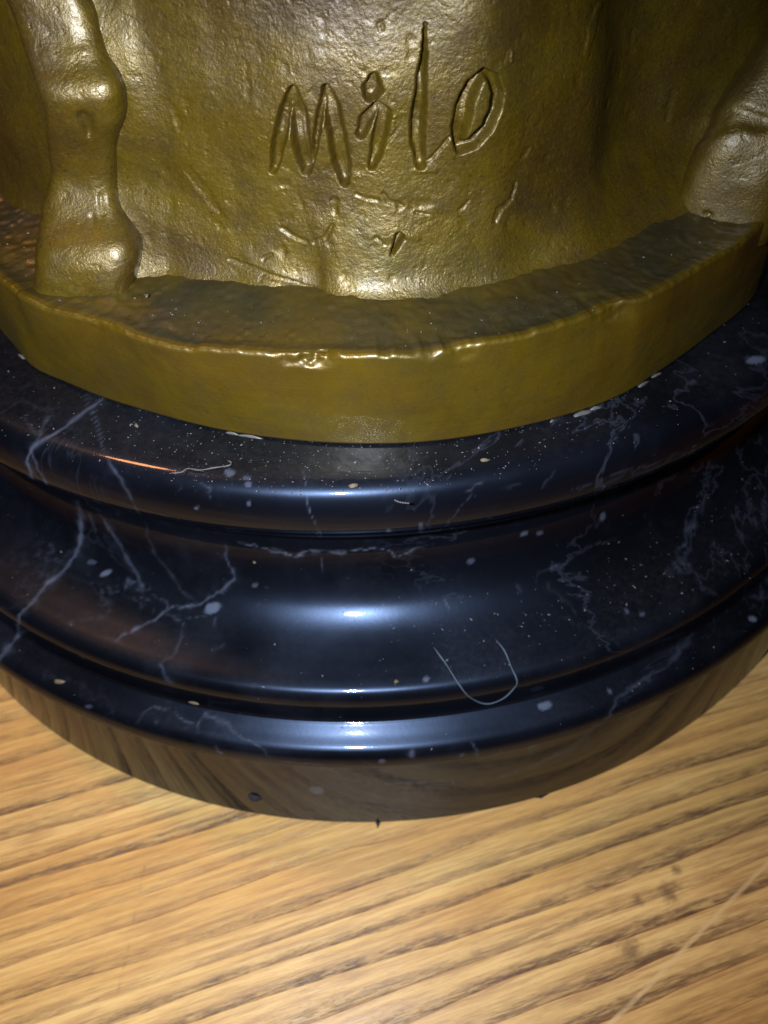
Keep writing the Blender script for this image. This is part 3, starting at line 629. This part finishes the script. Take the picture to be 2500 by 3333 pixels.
# ------------------------------------------------------------------ small things lying on the base
def tube(name, pts, r, mat, label, cat, group=None, z_of=None):
    P = catmull(pts, 90); n = len(P); m = 7
    T = np.gradient(P, axis=0); T /= np.linalg.norm(T, axis=1)[:, None]
    B = np.cross(T, (0.05, 0.02, 1.0)); B /= np.linalg.norm(B, axis=1)[:, None]; N = np.cross(B, T)
    a = np.linspace(0, 2*math.pi, m, endpoint=False)
    k = np.linspace(0, 1, n); rr = r*np.clip(np.minimum(k, 1-k)*14+0.25, 0, 1)*(1+0.25*np.sin(k*37))
    V = P[:, None]+rr[:, None, None]*(B[:, None]*np.cos(a)[None, :, None]+N[:, None]*np.sin(a)[None, :, None])
    I, J = np.meshgrid(np.arange(n-1), np.arange(m), indexing='ij'); J2 = (J+1) % m
    F = np.stack([I*m+J, I*m+J2, (I+1)*m+J2, (I+1)*m+J], -1).reshape(-1, 4)
    o = mesh_obj(name, V.reshape(-1, 3), F, mat); tag(o, label, cat, group); return o
LP = resample(LOW[4:], 700)
def on_low(px, py, lift=0.0):
    """meets the turned profile of the lower moulding"""
    v = ray(px, py); best = None
    ts = np.linspace(0.8, 2.2, 4000); Q = CAM+v[None]*ts[:, None]; rr = np.hypot(Q[:, 0], Q[:, 1])
    surf = np.interp(-rr, -LP[:, 0][::1], LP[:, 1]) if False else None
    o_ = np.argsort(LP[:, 0]); zs = np.interp(rr, LP[o_, 0], LP[o_, 1], right=-1.0)
    k = np.argmax(Q[:, 2] < zs+lift)
    return Q[k]
tube('lint_fibre', [on_low(x, y, 0.003) for x, y in ((1412, 2107), (1453, 2163), (1491, 2223), (1529, 2269), (1582, 2291), (1634, 2276), (1672, 2242), (1683, 2216), (1664, 2171), (1642, 2118), (1612, 2080))], 0.0010, FIBRE, 'U-shaped grey lint fibre lying on the lower marble moulding', 'fibre')
zt_ = 0.6062
tube('hair', [on_z(x, y, zt_) for x, y in ((555, 1540), (590, 1537), (612, 1525), (650, 1530), (700, 1522), (745, 1515), (752, 1505), (740, 1499))], 0.0009, HAIR, 'thin pale hair curling along the front left of the upper slab', 'hair')
tube('hair', [on_z(x, y, zt_) for x, y in ((1283, 1627), (1300, 1634), (1318, 1637), (1334, 1638))], 0.0010, HAIR, 'short white fibre on the slab edge right of the bright highlight', 'hair')
def crumb(px, py, where, L, wd, rot, label):
    if where == 'slab': c = on_z(px, py, 0.6048); nr = np.array([0, 0, 1.0])
    elif where == 'plinth': c = on_z(px, py, 0.733); nr = np.array([0, 0, 1.0])
    elif where == 'table': c = on_z(px, py, 0.0005); nr = np.array([0, 0, 1.0])
    else: c = on_low(px, py, 0.001); nr = np.array([c[0]*0.3, c[1]*0.3, 1.0])
    o = blob('crumb', np.zeros(3), nr, L*0.8, wd*0.8, min(L, wd)*0.8, CRUMB, None, int(px), 8, rot); o.location = Vector(c*U)
    tag(o, label, 'crumb', 'crumbs and flakes lying on the pieces')
crumb(1150, 1580, 'slab', 0.0035, 0.0075, 0.0, 'pale straw flake on the slab beside the soft highlight')
crumb(1577, 1497, 'slab', 0.0035, 0.006, -0.4, 'pale crumb on the right half of the slab top')
crumb(444, 1384, 'slab', 0.0045, 0.003, 0.2, 'tan crumb on the slab left of the bronze front')
crumb(632, 2287, 'low', 0.010, 0.0035, 0.6, 'straw splinter in the groove of the left moulding')
crumb(192, 2218, 'low', 0.010, 0.005, 0.8, 'tan flake on the far left of the marble foot')
crumb(478, 962, 'plinth', 0.0045, 0.0022, -0.6, 'white flake on the plinth top right of the leg')
crumb(1290, 2218, 'low', 0.0040, 0.0035, 0.0, 'yellowish grain above the front highlight of the moulding')
crumb(828, 1830, 'low', 0.0028, 0.0028, 0.0, 'cream grain in the cove below the slab')

# dust: uncountable flecks on the upward faces
def dust():
    rg = np.random.default_rng(5); C, S = [], []
    def add(n, f, smin, smax):
        for _ in range(n):
            q = f()
            if q is not None: C.append(q); S.append(smin*(smax/smin)**(rg.random()**2.4))
    def slab():
        a = rg.uniform(-1.25, 1.25); r = rg.uniform(0.66, 0.842); return np.array([r*math.sin(a), -r*math.cos(a), 0.6043])
    def slab_c():
        a = rg.normal(-0.05, 0.22); r = rg.uniform(0.66, 0.84); return np.array([r*math.sin(a), -r*math.cos(a), 0.6043])
    o_ = np.argsort(LP[:, 0])
    def low(lo=0.79, hi=0.99):
        a = rg.uniform(-1.25, 1.25); r = rg.uniform(lo, hi); return np.array([r*math.sin(a), -r*math.cos(a), np.interp(r, LP[o_, 0], LP[o_, 1])+0.0003])
    def lowr():
        a = rg.normal(0.30, 0.25); r = rg.uniform(0.82, 0.935); return np.array([r*math.sin(a), -r*math.cos(a), np.interp(r, LP[o_, 0], LP[o_, 1])+0.0003])
    def ptop():
        a = rg.uniform(-0.95, 0.95); r = rg.uniform(0.56, 0.63); return np.array([BC[0]+r*math.sin(a), BC[1]-r*math.cos(a), 0.7275])
    add(330, slab, 0.0004, 0.0016); add(900, slab_c, 0.0004, 0.0010); add(170, low, 0.0004, 0.0016); add(140, lowr, 0.0005, 0.0018); add(120, ptop, 0.0004, 0.0014)
    V, F = [], []
    for c, s in zip(C, S):
        b = len(V); a0 = rg.uniform(0, 6.28); e = rg.uniform(0.8, 2.2)
        u = np.array([math.cos(a0), math.sin(a0), rg.uniform(-0.2, 0.2)])*s*e; v = np.array([-math.sin(a0), math.cos(a0), 0])*s*rg.uniform(0.5, 1); k = np.array([0, 0, s*rg.uniform(0.5, 0.9)])
        V += [c-u, c+v, c+u, c-v, c+k]
        F += [(b, b+4, b+1), (b+1, b+4, b+2), (b+2, b+4, b+3), (b+3, b+4, b)]
    o = mesh_obj('dust', V, [f[::-1] for f in F], DUST, None, False); o['kind'] = 'stuff'
    tag(o, 'fine pale dust scattered over the marble and the plinth top', 'dust')
dust()
